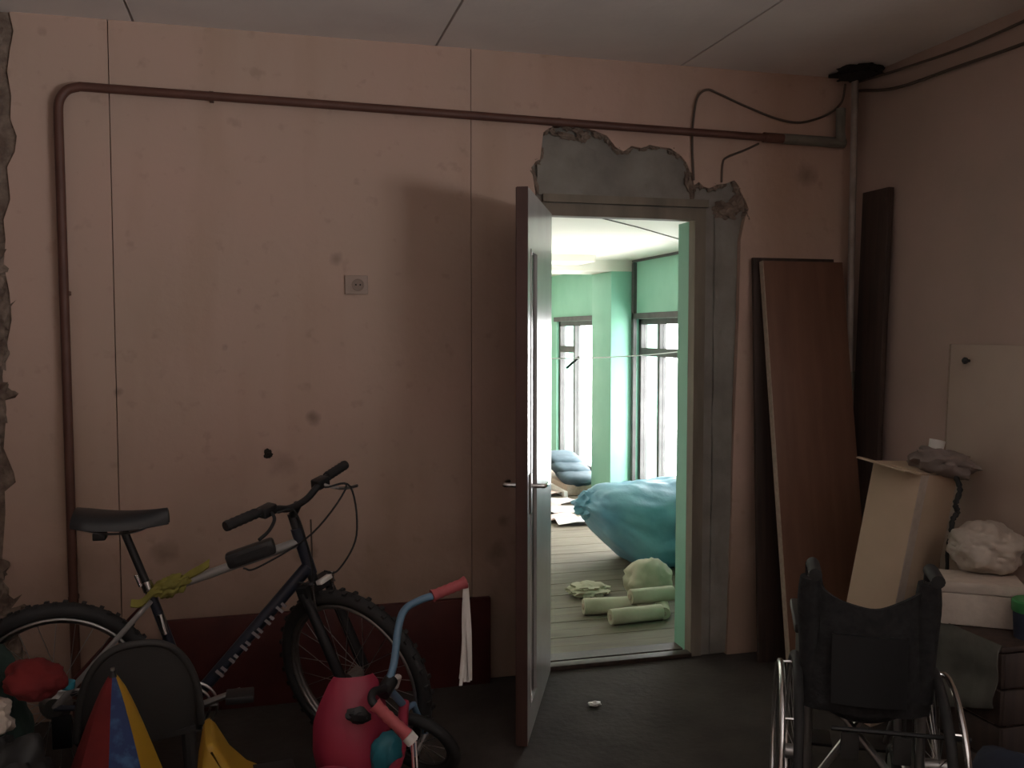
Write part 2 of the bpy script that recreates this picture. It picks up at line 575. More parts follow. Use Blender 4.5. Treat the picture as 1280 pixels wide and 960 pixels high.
# door frame and threshold
fr = struct(MB().box((1.93, .005, 0), (1.984, .07, 2.124)).build('trim_1', DARKFR), 'weathered grey wooden door frame in the doorway', 'door frame')
MB().box((1.186, .005, 0), (1.215, .07, 2.124)).build('frame_post', DARKFR, fr)
MB().box((1.215, .005, 2.07), (1.93, .07, 2.124)).build('frame_head', DARKFR, fr)
MB().box((1.186, -.012, 2.128), (1.99, .014, 2.163)).build('head_lath', DARKFR, fr)
MB().box((1.215, -.01, 0), (1.93, .05, .022)).build('threshold', BOARDD, fr, bevel=.004)
MB().box((1.215, .09, 0), (1.93, TH, .012)).build('floor_strip', BOARDD, fr)

# door leaf, open into the room
dl = empty('door_leaf', 'pale open door leaf with brown edge and dark vertical glass strip', 'door', (1.222, -.022, .012), (0, 0, math.atan2(-.916, -.40)))
W, DH = .785, 2.06
b = MB().box((.0, -.04, 0), (.53, 0, DH)).box((.69, -.04, 0), (W - .012, 0, DH)).box((.53, -.04, 0), (.69, 0, .12)).box((.53, -.04, 1.84), (.69, 0, DH))
b.build('leaf_panel', LEAFW, dl)
MB().box((.53, -.028, .12), (.69, -.008, 1.84)).build('glass_strip', DKGLASS, dl)
g = MB()
for (xa, xb, za, zb) in ((.524, .533, .12, 1.84), (.687, .696, .12, 1.84), (.524, .696, 1.835, 1.845), (.524, .696, .115, .125)):
    g.box((xa, -.039, za), (xb, .003, zb))
g.build('glazing_bead', LEAFW, dl)
MB().box((W - .012, -.0405, 0), (W, .0005, DH)).build('edge_strip', LEAFE, dl)
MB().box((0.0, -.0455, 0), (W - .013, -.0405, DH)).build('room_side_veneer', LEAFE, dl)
for sgn, y in ((1, .0), (-1, -.0455)):
    h = MB()
    h.box((W - .095, min(y, y + sgn * .006), .86), (W - .055, max(y, y + sgn * .006), 1.01))
    hp = h.build('handle_plate', STEEL, dl, bevel=.003)
    MB().tube(bez([(W - .075, y + sgn * .005, .965), (W - .075, y + sgn * .045, .965), (W - .085, y + sgn * .055, .965), (W - .13, y + sgn * .058, .965), (W - .19, y + sgn * .055, .96)], 6), .009, 10).build('lever', CHROME, hp, smooth=True)
for z in (.3, 1.0, 1.75):
    MB().tube([(-.004, -.022, z - .05), (-.004, -.022, z + .05)], .008, 10).build('hinge', STEEL, dl, smooth=True)

# ------------------------------------------------------------------ loggia beyond the doorway
LH = 2.20
fl = struct(MB().box((-.3, TH, -.12), (LOGGIA_X + .3, 6.4, -.022)).build('floor', JOINT), 'worn plank floor of the loggia beyond the door', 'floor')
y = TH + .004
k = 0
while y < 6.3:
    MB().box((-.25, y, -.022), (LOGGIA_X, y + .116, -.001 * (k % 2))).build('plank', PLANK, fl)
    y += .12
    k += 1
lw = MB()
a, c = LOGGIA_WINS
X = LOGGIA_X
lw.box((X, TH, 0), (X + .25, a[0], LH)).box((X, a[1], 0), (X + .25, c[0], LH)).box((X, c[1], 0), (X + .25, 6.4, LH))
for w in LOGGIA_WINS:
    lw.box((X, w[0], 0), (X + .25, w[1], w[2])).box((X, w[0], w[3]), (X + .25, w[1], LH))
lwo = struct(lw.build('wall_right', MINT), 'mint green window wall of the loggia', 'wall')
struct(MB().box((-.3, 6.3, 0), (X + .25, 6.5, LH + .3)).build('wall_end', WHITEC), 'white end wall of the loggia', 'wall')
struct(MB().box((-.5, TH, 0), (-.3, 6.4, LH + .3)).build('wall_left', BEIGE), 'beige inner wall of the loggia', 'wall')
lc = struct(MB().box((-.5, TH + .007, LH), (X + .25, 6.5, LH + .12)).build('ceiling', JOINT), 'white ceiling of the loggia', 'ceiling')
for (ya, yb) in ((TH + .007, 2.05), (2.06, 3.6), (3.61, 6.3)):
    MB().box((-.3, ya, LH - .015), (X, yb, LH - .0005)).build('ceiling_slab', WHITEC, lc)
beam = MB().box((-.3, 3.72, 2.085), (X, 4.2, LH - .0155)).build('beam', WHITEC, lc)
MB().box((2.0, 3.25, 2.13), (2.62, 3.719, LH - .0155)).build('beam_step', WHITEC, lc)
struct(MB().box((2.93, 3.70, 0), (X - .001, 4.20, 2.0845)).build('wall_column', MINT, bevel=.006), 'mint green column between the loggia windows', 'column')
window(1, X + .06, LOGGIA_WINS[0], (2.35, 3.235), {1: 1.375, 2: 1.375, 0: 1.375})
window(2, X + .06, LOGGIA_WINS[1], (5.45,), {1: 1.36})
struct(MB().box((X - .02, TH + .01, 2.165), (X - .0005, 3.715, 2.184)).build('trim_4', WINFR), 'thin dark cornice batten at the top of the loggia window wall', 'trim')
struct(MB().box((X - .03, 3.645, .02), (X - .0005, 3.695, 2.16)).build('trim_5', WINFR), 'dark post between the loggia window and the column', 'trim')
struct(MB().box((X - .03, 1.75, 1.665), (X - .0005, 3.69, 1.715)).build('trim_2', WINFR), 'dark head batten above the loggia window beside the column', 'trim')
struct(MB().box((X - .03, 4.22, 1.665), (X - .0005, 6.0, 1.715)).build('trim_3', WINFR), 'dark head batten above the loggia window past the column', 'trim')

bagb = empty('plastic_sack', 'large teal blue plastic sack slumped under the loggia window', 'sack', (2.52, 1.74, 0))
sk = MB().blob((1.10, .62, .60), 3, .10, 1.4, 5, power=2.8)
sk.v = [(x, y_, z + .85 * max(0, -.18 - x) * (1 - z / .62) + .10 * max(0, x)) for x, y_, z in sk.v]
sk.build('sack_body', BLUEB, bagb, (0, 0, .0), (0, 0, R(6)), smooth=True, angle=60)
MB().blob((.20, .18, .16), 12, .35, 2.5, 4, False).build('sack_neck', BLUEB, bagb, (-.50, -.04, .42), (0, R(-10), 0), smooth=True, angle=60)
MB().sheet(16, 5, lambda u, v: (-.02 + .24 * u, -.335 + .012 * math.sin(u * 20), .22 + .11 * v + .02 * math.sin(u * 13)), .004).build('dark_print', NAVYC, bagb, smooth=True, label='dark blotchy print on the blue sack')


def roll(loc, length, r, rz, tilt, label):
    o = empty('wrapped_roll', label, 'roll', loc, (0, 0, rz), 'wrapped rolls on the loggia floor')
    mx = Matrix.Rotation(R(90), 4, 'Y') @ Matrix.Translation((0, 0, -length / 2))
    MB().lathe([(r * .93, 0), (r, .006), (r * 1.01, length * .3), (r * .985, length * .6), (r, length - .006), (r * .93, length)], 20, mx).build('wrap', CREAM, o, (0, 0, r), (0, tilt, 0), smooth=True)
    MB().lathe([(r * .4, -.006), (r * .4, length + .006)], 14, mx).build('core_tube', CHIP, o, (0, 0, r), (0, tilt, 0), smooth=True)
    return o


roll((1.88, .56, 0), .30, .042, R(4), 0, 'cream wrapped roll lying foremost in the pile by the doorway')
roll((1.80, .74, 0), .30, .045, R(-6), 0, 'cream wrapped roll lying behind the foremost roll')
roll((2.03, .70, .055), .26, .042, R(3), 0, 'short cream roll resting on top of two lower rolls')
roll((2.08, .66, 0), .22, .035, R(70), 0, 'cream roll turned end-on against the other rolls')
tag(MB().blob((.28, .24, .24), 31, .18, 1.8, 4).build('cream_bundle', CREAM, None, (2.13, .98, 0), smooth=True, angle=60), 'crumpled cream bundle leaning by the doorway beside the blue sack', 'bundle')
tag(MB().blob((.24, .2, .08), 35, .35, 2.6, 4).build('film_scrap', CREAM, None, (1.80, 1.1, 0), smooth=True, angle=60), 'crumpled scrap of cream film in front of the blue sack', 'scrap')

bench = empty('padded_bench', 'low bench with blue grey cushions under the far loggia window', 'bench', (2.86, 4.72, 0))
MB().box((-.15, -.46, 0), (.2, .5, .10)).build('bench_base', CHIP, bench, bevel=.01)
for i in range(3):
    MB().blob((.34, .5, .11), 40 + i, .1, 2, 3, power=4).build('cushion', mat('steel_blue_cloth', (.03, .055, .075), .8, (.055, .09, .115), 8), bench, (.02, -.22 + .22 * i, .101 + .055 * i), (R(6), 0, 0), smooth=True, angle=60)
MB().box((-.19, -.5, 0), (-.155, .6, .05)).build('front_rail', WHITE, bench)
for i, (x, yy, rz) in enumerate(((2.30, 3.25, .1), (2.42, 3.55, .35), (2.34, 3.85, -.2), (2.52, 3.95, .15), (2.5, 4.35, .4), (2.38, 3.05, -.1))):
    pap = mat('pinkish_paper_%d' % (i % 2), ((.55, .40, .36), (.62, .58, .55))[i % 2], .8)
    tag(MB().sheet(6, 6, lambda u, v: (-.16 + .32 * u, -.12 + .24 * v, .006 + .010 * (1 + math.sin(u * 5 + v * 4 + i)))).build('paper_sheet', pap, None, (x, yy, .003 * i), (0, 0, rz)),
        ('pinkish sheet of paper lying before the papers in front of the bench', 'whitish sheet of paper overlapping the pinkish ones on the loggia floor', 'pinkish sheet of paper lying in the middle of the strewn papers',
         'whitish sheet of paper touching the white bench rail', 'pinkish sheet of paper lying closest to the bench rail', 'whitish sheet of paper lying closest to the doorway')[i], 'paper', 'papers strewn on the loggia floor')
tag(MB().tube([(1.60, .70, LH - .019), (1.80, .904, LH - .019), (2.19, 1.289, LH - .019), (2.706, 1.851, LH - .019), (3.1, 2.28, LH - .019)], .0035, 6).build('ceiling_wire', CABLE), 'thin wire fixed slantwise across the white loggia ceiling', 'wire')
ln = empty('clothes_line', 'thin white line strung across the loggia with a black clip', 'line', (0, 2.0, 0))
MB().tube(bez([(-.29, 1.2, 1.42), (1.5, .1, 1.375), (2.4, .05, 1.38), (3.14, -.05, 1.45)], 10), .004, 6).build('line', WHITE, ln)
MB().box((-.06, -.008, -.008), (.06, .008, .008)).build('clip', BLACKP, ln, (2.02, .05, 1.34), (0, R(-40), 0), bevel=.003)

# ------------------------------------------------------------------ pipes and cables
pipe = empty('heating_pipe', 'long dark brown pipe rising beside the bike and running along the wall', 'pipe', (-.755, -.05, 0))
pts = [(0, 0, 0), (-.003, 0, .5), (-.006, 0, 1.4), (-.010, 0, 2.36), (-.006, 0, 2.43), (.022, 0, 2.475), (.068, 0, 2.492)]
run = [(.30, 0, 2.489), (.9, 0, 2.483), (1.6, 0, 2.474), (2.3, 0, 2.464), (3.06, 0, 2.455)]
MB().tube([Vector(p) for p in pts[:3]] + bez(pts[3:], 6) + [Vector(p) for p in run], .0175, 14).build('pipe_run', BROWNP, pipe, smooth=True, angle=60)
MB().tube([(3.00, 0, 2.456), (3.10, 0, 2.455)], .023, 14).build('coupling', BROWNP, pipe, smooth=True)
MB().tube([(3.10, 0, 2.455), (3.43, 0, 2.452)], .024, 14).build('grey_sleeve', GREYPIPE, pipe, smooth=True, label='grey lagged end of the pipe')
for x, z in ((.55, 2.487), (2.0, 2.468)):
    MB().box((x - .008, -.005, z - .0185), (x + .008, .0355, z + .0185)).build('bracket', BROWNP, pipe)
for z in (.5, 1.7):
    MB().box((-.022, -.005, z - .008), (.012, .0355, z + .008)).build('bracket', BROWNP, pipe)

ri = empty('riser_pipe', 'pale vertical riser pipe in the right hand corner', 'pipe', (2.693, -.10, 0))
MB().tube([(0, 0, 0), (0, 0, 1.33)], .021, 14).build('lower_pipe', GREYPIPE, ri, smooth=True, angle=60)
MB().tube([(0, 0, 1.30), (0, 0, H - .01)], .016, 14).build('upper_pipe', PIPEW, ri, smooth=True, angle=60)
MB().tube([(0, 0, 1.27), (0, 0, 1.36)], .028, 8).build('coupling', GREYPIPE, ri, smooth=True)
MB().tube([(-.06, .02, H - .16), (-.06, .02, 2.49), (-.045, .035, 2.465)], .022, 12).build('branch_pipe', GREYPIPE, ri, smooth=True)
tag(MB().blob((.20, .24, .045), 71, .4, 2.5, 4, False).build('sooty_hole', SOOT, None, (2.665, -.17, H - .014), smooth=True), 'sooty black patch where the riser pipe meets the ceiling', 'hole')

tag(MB().tube(bez([(1.906, -.022, 2.248), (1.896, -.024, 2.411), (1.898, -.03, 2.52), (1.917, -.03, 2.622), (1.965, -.03, 2.661), (2.03, -.03, 2.644), (2.153, -.03, 2.601), (2.32, -.03, 2.552), (2.448, -.03, 2.54), (2.576, -.03, 2.578), (2.66, -.04, 2.64), (2.675, -.05, 2.73)], 8), .0055, 8).build('looped_cable', CABLE, smooth=True, angle=60), 'dark cable looping from above the doorway up to the corner', 'cable')
tag(MB().tube(bez([(2.049, -.02, 2.245), (2.052, -.022, 2.329), (2.072, -.022, 2.36), (2.162, -.022, 2.397), (2.236, -.024, 2.432)], 8), .005, 8).build('short_cable', CABLE, smooth=True, angle=60), 'short bent cable between the torn plaster and the brown pipe', 'cable')
tag(MB().tube(bez([(2.73, -.05, 2.70), (2.742, -.33, 2.645), (2.745, -.7, 2.635), (2.745, -1.15, 2.625), (2.745, -2.0, 2.63)], 8), .007, 8).build('wall_cable', CABLE, smooth=True, angle=60), 'dark cable sagging along the right wall below the ceiling', 'cable')
tag(MB().tube(bez([(2.72, -.06, 2.735), (2.735, -.4, 2.715), (2.74, -.8, 2.70), (2.74, -1.3, 2.715), (2.74, -2.0, 2.72)], 8), .006, 8).build('ceiling_cable', CABLE, smooth=True, angle=60), 'thin cable tucked under the ceiling along the right wall', 'cable')
tag(MB().tube([(.165, -.018, .02), (.168, -.018, .35), (.165, -.018, .63), (.162, -.018, .76)], .004, 6).build('wall_wire', CABLE), 'thin brown wire running up the wall behind the handlebars', 'wire')

so = empty('wall_socket', 'old beige wall socket on the pinkish wall', 'socket', (.362, -.014, 1.748))
MB().box((-.048, -.012, -.040), (.048, 0, .040)).build('socket_plate', mat('aged_beige_plastic', (.40, .30, .25), .6), so, bevel=.004)
MB().lathe([(.026, 0), (.026, .006), (.022, .006), (.021, .002)], 20, Matrix.Rotation(R(90), 4, 'X')).build('socket_well', mat('aged_socket_well', (.30, .22, .18), .6), so, (.006, -.0115, 0), smooth=True)
for dx in (-.009, .009):
    MB().lathe([(.0035, 0), (.0035, .003)], 8, Matrix.Rotation(R(90), 4, 'X')).build('pin_hole', SOOT, so, (.006 + dx, -.0172, 0))
na = empty('wall_hook', 'small dark hook stuck in the wall above the handlebars', 'hook', (-.008, -.014, 1.043))
MB().tube([(0, 0, 0), (0, -.025, 0), (.004, -.03, .008)], .006, 8).build('hook', SOOT, na, smooth=True)
MB().blob((.035, .004, .04), 5, .4, 2, 3, False).build('chipped_patch', SOOT, na)

# ------------------------------------------------------------------ boards along the walls
tag(MB().box((-.43, -.075, 0), (.93, -.045, .385)).build('low_board', REDP, bevel=.004), 'low dark red board standing along the wall behind the bike', 'board')


def leaning(name, x0, x1, top_y, base_y, hgt, th, m, label, twist=0):
    """board whose top rests on the back wall and whose foot stands out from it"""
    dy = base_y - top_y
    L_ = hgt
    ang = math.asin(max(-1, min(1, -dy / L_)))
    o = empty(name, label, 'board', ((x0 + x1) / 2, base_y, 0), (-ang, twist, 0))
    w = x1 - x0
    MB().box((-w / 2, -th, .0), (w / 2, 0, L_)).build('panel', m, o, bevel=.002)
    MB().box((-w / 2 - .004, -th - .001, 0.002), (-w / 2, .001, L_)).build('side_edge', CHIP if m is not BOARDD else BOARDD, o)
    return o


leaning('pale_edged_board', 2.205, 2.63, -.035, -.14, 1.90, .018, BOARDD, 'dark board with pale edge leaning on the wall behind the brown panel', 0)
leaning('brown_panel', 2.225, 2.645, -.07, -.37, 1.90, .03, BOARD, 'tall reddish brown wooden panel leaning beside the doorway', 0)
tag(MB().box((-.014, -.095, 0), (.014, .095, 2.20)).build('dark_plank', BOARDD, None, (2.675, -.235, 0.005), (0, R(1.5), 0), bevel=.002), 'long dark plank leaning upright in the right hand corner', 'plank')

wp = empty('laminate_board', 'white laminate panel with dark knob leaning on the right wall', 'panel', (2.69, -1.13, 0), (0, R(1.6), 0))
MB().box((0, -.42, 0), (.018, .40, 1.50)).build('board', WHITEP, wp, bevel=.003)
MB().box((-.002, .40, 0), (.02, .406, 1.50)).build('edge_band', CHIP, wp)
MB().lathe([(.006, 0), (.006, .012), (.013, .016), (.014, .024), (.009, .03)], 14, Matrix.Rotation(R(-90), 4, 'Y')).build('knob', BLACKP, wp, (0, .29, 1.435), smooth=True)

# ------------------------------------------------------------------ tall carton and the things around it
car = empty('tall_carton', 'tall pale carton tilted against the right wall behind the wheelchair', 'carton')
v = Vector((.62, .785, 0)).normalized()
CW, CD, CH = .25, .21, 1.02
base = Matrix.Translation((2.262, -.90, .0)) @ Matrix.Rotation(R(9.0), 4, v) @ Matrix.Rotation(R(18.5), 4, 'Z')
car.matrix_world = Matrix.Translation((0, 0, .0)) @ base
MB().box((0, 0, .0), (CW, CD, CH)).build('carton_body', CARD, car, bevel=.004)
MB().sheet(6, 2, lambda u, w: (.0 - .115 * (1 - u), CD * w, CH + .004 + .012 * (1 - u) + .004 * math.sin(u * 6)), .005).build('top_flap', CARD, car)
MB().sheet(6, 2, lambda u, w: (CW * w, CD * u, CH + .005 + .003 * math.sin(u * 5)), .005).build('top_flap', CARD, car)
MB().box((.0, -.0015, .25), (.05, -.0002, CH - .002)).build('packing_tape', FOAM, car)
tag(MB().blob((.26, .22, .12), 51, .3, 2.2, 4).build('grey_rag', GREYC, None, (2.535, -.93, .985), (0, R(12), R(20)), smooth=True, angle=60), 'grey rag slumped on top of the tall pale carton', 'rag')
tag(MB().lathe([(.026, 0), (.03, .05), (.03, .056), (.024, .056), (.02, .01)], 18).build('white_cup', WHITE, None, (2.56, -.86, 1.065), (R(5), R(8), 0), smooth=True), 'small white cup on the grey rag', 'cup')
cord = [(2.525, -1.02, 1.0), (2.511, -1.06, .957), (2.491, -1.062, .903), (2.503, -1.06, .872), (2.479, -1.063, .843), (2.474, -1.062, .783), (2.461, -1.06, .722), (2.453, -1.06, .631), (2.35, -1.05, .55), (2.27, -1.08, .40), (2.26, -1.10, .2), (2.25, -1.12, .012)]
tag(MB().tube(bez(cord, 6), [.006 + .006 * abs(math.sin(i * 1.3)) * (1 if i < 34 else .2) for i in range(67)], 8).build('knotted_cord', BLACK, smooth=True, angle=60), 'knotted black cord hanging down beside the tall pale carton', 'cord')

cr = empty('dark_crate', 'dark wooden crate holding the foam box by the right wall', 'crate', (2.50, -1.27, 0))
for z in (.0, .125, .25, .375):
    MB().box((-.18, -.235, z + .004), (.19, -.22, z + .12)).build('slat', BOARDD, cr, bevel=.002)
    MB().box((-.195, -.235, z + .004), (-.18, .17, z + .12)).build('slat', BOARDD, cr, bevel=.002)
MB().box((-.195, -.235, .50), (.19, .17, .518)).build('lid', BOARDD, cr, bevel=.002)
for x in (-.17, .165):
    for yy in (-.21, .14):
        MB().box((x, yy, 0), (x + .025, yy + .025, .50)).build('corner_post', BOARDD, cr)
fb = empty('foam_box', 'off white foam box on the dark crate by the right wall', 'box', (2.44, -1.245, .52), (0, 0, R(-33)))
MB().box((-.13, -.085, 0), (.13, .085, .115)).build('box_body', FOAM, fb, bevel=.006)
MB().box((-.135, -.09, .115), (.135, .09, .155)).build('box_lid', FOAM, fb, bevel=.006)
tag(MB().blob((.27, .25, .19), 61, .20, 1.6, 5).build('white_bag', PLASTIC, None, (2.54, -1.165, .677), (0, 0, .5), smooth=True, angle=60), 'crumpled milky plastic bag heaped on the foam box', 'bag')
tag(MB().blob((.15, .17, .19), 66, .18, 1.7, 4).build('white_bag', PLASTIC, None, (2.615, -1.40, .519), (0, 0, .3), smooth=True, angle=60), 'smaller milky plastic bag behind the green lidded tub', 'bag')
gl = empty('green_tub', 'small tub with bright green lid beside the foam box', 'tub', (2.475, -1.445, .519))
MB().lathe([(.05, 0), (.055, .09)], 20).build('tub_body', NAVYC, gl, smooth=True)
MB().lathe([(.058, .09), (.06, .095), (.06, .125), (.055, .13)], 20).build('tub_lid', GREEN, gl, smooth=True)
tag(MB().sheet(14, 12, lambda u, w: (2.298 - .012 * math.sin(w * 9) * w - .012 * w * (1 + math.sin(u * 12)), -1.50 + .36 * u, .522 - .34 * w * (.6 + .4 * u)) if w > 0 else (2.31, -1.50 + .36 * u, .523), .005).build('grey_towel', mat('greenish_grey_towel', (.075, .072, .062), .95, (.11, .105, .09), 12), smooth=True, angle=60), 'grey towel hanging over the front of the dark crate', 'towel')
nb = empty('duffel_bag', 'dark navy duffel bag on the floor beside the wheelchair', 'bag', (2.12, -1.80, 0), (0, 0, R(50)))
MB().blob((.46, .30, .30), 81, .14, 1.8, 4, power=2.8).build('bag_body', NAVYC, nb, smooth=True, angle=60)
MB().tube(bez([(-.1, -.13, .24), (-.06, -.15, .31), (.06, -.15, .31), (.1, -.13, .24)], 6), .01, 8).build('strap', BFAB, nb, smooth=True)

# carton row added out of view to keep window light off the lower wall
stack = ((1.44, -3.45, .46, .44, .60, 0, 'added shade carton on the floor at the open end of the carton row'),
         (1.92, -3.45, .46, .44, .60, 0, 'added shade carton on the floor in the middle of the carton row'),
         (2.41, -3.45, .48, .44, .60, 0, 'added shade carton on the floor between the carton row and the right wall'),
         (1.44, -3.45, .46, .42, .74, .602, 'added tall shade carton stacked on the open end of the carton row'),
         (1.92, -3.45, .46, .42, .72, .602, 'added tall shade carton stacked on the middle of the carton row'),
         (2.41, -3.45, .48, .42, .74, .602, 'added tall shade carton stacked on the carton by the right wall'))
for i, (x, yy, sx, sy, sz, zz, lab) in enumerate(stack):
    o = empty('shade_carton', lab, 'carton', (x, yy, zz), (0, 0, R((1, -1, .5, -1, 1, -.5)[i])), 'cartons added to shade the lower wall')
    MB().box((-sx / 2, -sy / 2, 0), (sx / 2, sy / 2, sz)).build('carton_body', mat('brown_cardboard', (.20, .135, .085), .9, (.24, .165, .105), 5), o, bevel=.005)
    MB().box((-.03, -sy / 2 - .001, sz * .7), (.03, sy / 2 + .001, sz + .001)).build('packing_tape', CHIP, o)

# ------------------------------------------------------------------ wheelchair, seen from behind
wc = empty('wheelchair', 'half folded black wheelchair with chrome hand rims, its back turned', 'wheelchair', (1.672, -1.66, 0), (0, 0, R(-29)))
wr_ = .295
HT = .198
for s in (-1, 1):
    wh = MB().ring((0, 0, 0), wr_ - .014, .014, 'x', 56, 10).build('rear_wheel', BLACK, wc, (s * HT, 0, wr_), (0, R(-2 * s), 0), smooth=True, angle=80)
    MB().ring((0, 0, 0), wr_ - .032, .010, 'x', 56, 8).build('rim', CHROME, wh, smooth=True, angle=80)
    MB().ring((s * .042, 0, 0), wr_ - .038, .0095, 'x', 56, 8).build('hand_rim', CHROME, wh, smooth=True, angle=80)
    MB().tube([(-.035, 0, 0), (.035, 0, 0)], .022, 14).build('hub', STEEL, wh, smooth=True)
    sp0 = None
    for k_ in range(18):
        if sp0 is None:
            sp0 = MB().tube([(.012, 0, .02), (0, 0, wr_ - .036)], .0016, 5).build('spoke', STEEL, wh)
        else:
            twin(sp0, wh, rot=(2 * math.pi * k_ / 18, 0, 0))
    for k_ in range(6):
        a_ = 2 * math.pi * k_ / 6 + .3
        MB().tube([(0, (wr_ - .033) * math.cos(a_), (wr_ - .033) * math.sin(a_)), (s * .042, (wr_ - .038) * math.cos(a_), (wr_ - .038) * math.sin(a_))], .004, 6).build('rim_standoff', CHROME, wh)
    # side frame
    x = s * .155
    fr_ = MB()
    fr_.tube(bez([(x, -.02, .16), (x, -.03, .5), (x, -.06, .80), (x, -.075, .86)], 5), .0125, 10)
    fr_.tube([(x, -.03, .47), (x, .38, .49)], .0125, 10).tube([(x, -.02, .19), (x, .36, .19)], .0125, 10).tube([(x, .37, .17), (x, .38, .49)], .0125, 10)
    fr_.tube(bez([(x, .37, .30), (x * 1.02, .47, .24), (x * .95, .55, .12)], 5), .011, 10)
    fr_.build('side_frame', STEEL, wc, smooth=True, angle=60)
    MB().tube(bez([(x, -.072, .855), (x, -.085, .885), (x, -.12, .895), (x, -.21, .888)], 5), [.013] * 6 + [.018] * 10, 12).build('push_handle', BLACK, wc, smooth=True, angle=60)
    MB().sheet(2, 8, lambda u, w: (s * .175 + .002 * u, .02 + .27 * u, .49 + .16 * w), .006).build('arm_guard', BLACKP, wc)
    MB().box((s * .175 - .022, -.02, .66), (s * .175 + .022, .26, .69)).build('arm_pad', BLACKP, wc, bevel=.008)
    ca = MB().ring((0, 0, 0), .07, .016, 'x', 28, 8).build('caster', BLACK, wc, (s * .15, .40, .087), smooth=True, angle=80)
    MB().tube([(-.012, 0, 0), (.012, 0, 0)], .056, 16).build('caster_disc', STEEL, ca, smooth=True)
    MB().tube([(0, 0, .0), (0, -.02, .09)], .012, 8).build('caster_fork', STEEL, ca)
    MB().box((s * .09 - .055, .50, .10), (s * .09 + .055, .62, .112)).build('foot_plate', BLACKP, wc, bevel=.003)
    MB().tube([(x, -.02, .17), (-x, .30, .46)] if s > 0 else [(x, .02, .17), (-x, .34, .46)], .011, 8).build('cross_brace', STEEL, wc, smooth=True)


def back_sling(u, w):
    x = -.17 + .34 * u
    q = 1 - (2 * u - 1) ** 2
    return (x, -.045 - .03 * w - .045 * q * (1 - .3 * w) - .006 * math.sin(u * 17 + w * 5), .46 + (.40 + .03 * (u < .1) - .085 * q) * w)


bs = MB().sheet(22, 14, back_sling, .012).build('backrest', BFAB, wc, smooth=True, angle=60)
for s in (-1, 1):
    MB().tube(bez([(s * .157, -.04, .5), (s * .157, -.062, .7), (s * .157, -.078, .85)], 5), [.026, .027, .027, .028, .03, .032, .034, .036, .036, .034, .03], 12).build('backrest_sleeve', BFAB, bs, smooth=True, angle=60)
MB().sheet(14, 8, lambda u, w: (-.155 + .31 * u, -.02 + .38 * w, .485 - .07 * (1 - (2 * u - 1) ** 2)), .01).build('seat', BFAB, wc, smooth=True, angle=60)
MB().sheet(8, 8, lambda u, w: (-.10 + .2 * u, -.115 - .012 * math.sin(u * 3.1), .50 + .2 * w), .006).build('back_pocket', BLACKP, wc, smooth=True, angle=60)
MB().tube([(-.10, -.135, .435), (.265, -.125, .435)], .007, 8).build('cross_bar', BLACKP, wc, smooth=True)
for x in (-.05, .09):
    MB().box((x - .02, -.10, .33), (x + .03, -.085, .41)).build('tool_pouch', DGREY, wc, bevel=.006)

# ------------------------------------------------------------------ mountain bike
bk = empty('mountain_bike', 'dark mountain bike parked along the wall, front wheel turned outwards', 'bicycle', (0, -.68, 0))
HT_, HB_ = Vector((.085, 0, .865)), Vector((.135, 0, .70))
sax = (HT_ - HB_).normalized()
ST = Matrix.Translation(HB_) @ Matrix.Rotation(R(-46), 4, sax) @ Matrix.Translation(-HB_)
RA = Vector((-.69, 0, .33))
BBp = Vector((-.27, 0, .285))
SJ = Vector((-.395, 0, .665))
perp = Vector((sax.z, 0, -sax.x))
FAx = HB_ - sax * .385 + perp * .045
dz = .33 - (ST @ FAx).z
FAx = FAx + Vector((0, 0, dz))
frm = MB().tube([HB_ + sax * .0, HT_], .021, 12)
frm.tube([BBp, HB_ + sax * .03], [.021, .024], 12).tube([BBp, SJ + (SJ - BBp).normalized() * .04], .0165, 12)
frm.tube([BBp + Vector((0, -.035, 0)), BBp + Vector((0, .035, 0))], .024, 14)
frm.build('frame', NAVY, bk, smooth=True, angle=50)
MB().tube([SJ, HT_ - sax * .05], [.0145, .018], 12).build('top_tube', SILVER, bk, smooth=True, angle=50)
for s in (-1, 1):
    MB().tube(bez([BBp + Vector((-.03, s * .02, 0)), BBp + Vector((-.12, s * .05, .012)), RA + Vector((0, s * .066, 0))], 5), .010, 10).build('chain_stay', NAVY, bk, smooth=True)
    MB().tube(bez([SJ + Vector((0, s * .012, -.02)), SJ + Vector((-.05, s * .045, -.07)), RA + Vector((0, s * .066, 0))], 5), .0095, 10).build('seat_stay', SILVER if s < 0 else REDP, bk, smooth=True)
# illegible pale marks along the down tube, on the side facing the room
dirv = (HB_ - BBp).normalized()
nrm = Vector((-dirv.z, 0, dirv.x))
for i in range(6):
    for q in range(2):
        t0 = .12 + .058 * i + .02 * q
        p = BBp + dirv * (t0 + .012) + Vector((0, -.0225, 0))
        hh = (.016, .011, .014, .016, .012, .015)[i] * (1 if q == 0 else .7)
        mx = Matrix(((dirv.x, 0, nrm.x, p.x), (dirv.y, 1, nrm.y, p.y), (dirv.z, 0, nrm.z, p.z), (0, 0, 0, 1)))
        MB().box((-.005, -.002, -hh), (.005, .004, hh), mx).build('tube_marking', LETTER, bk)


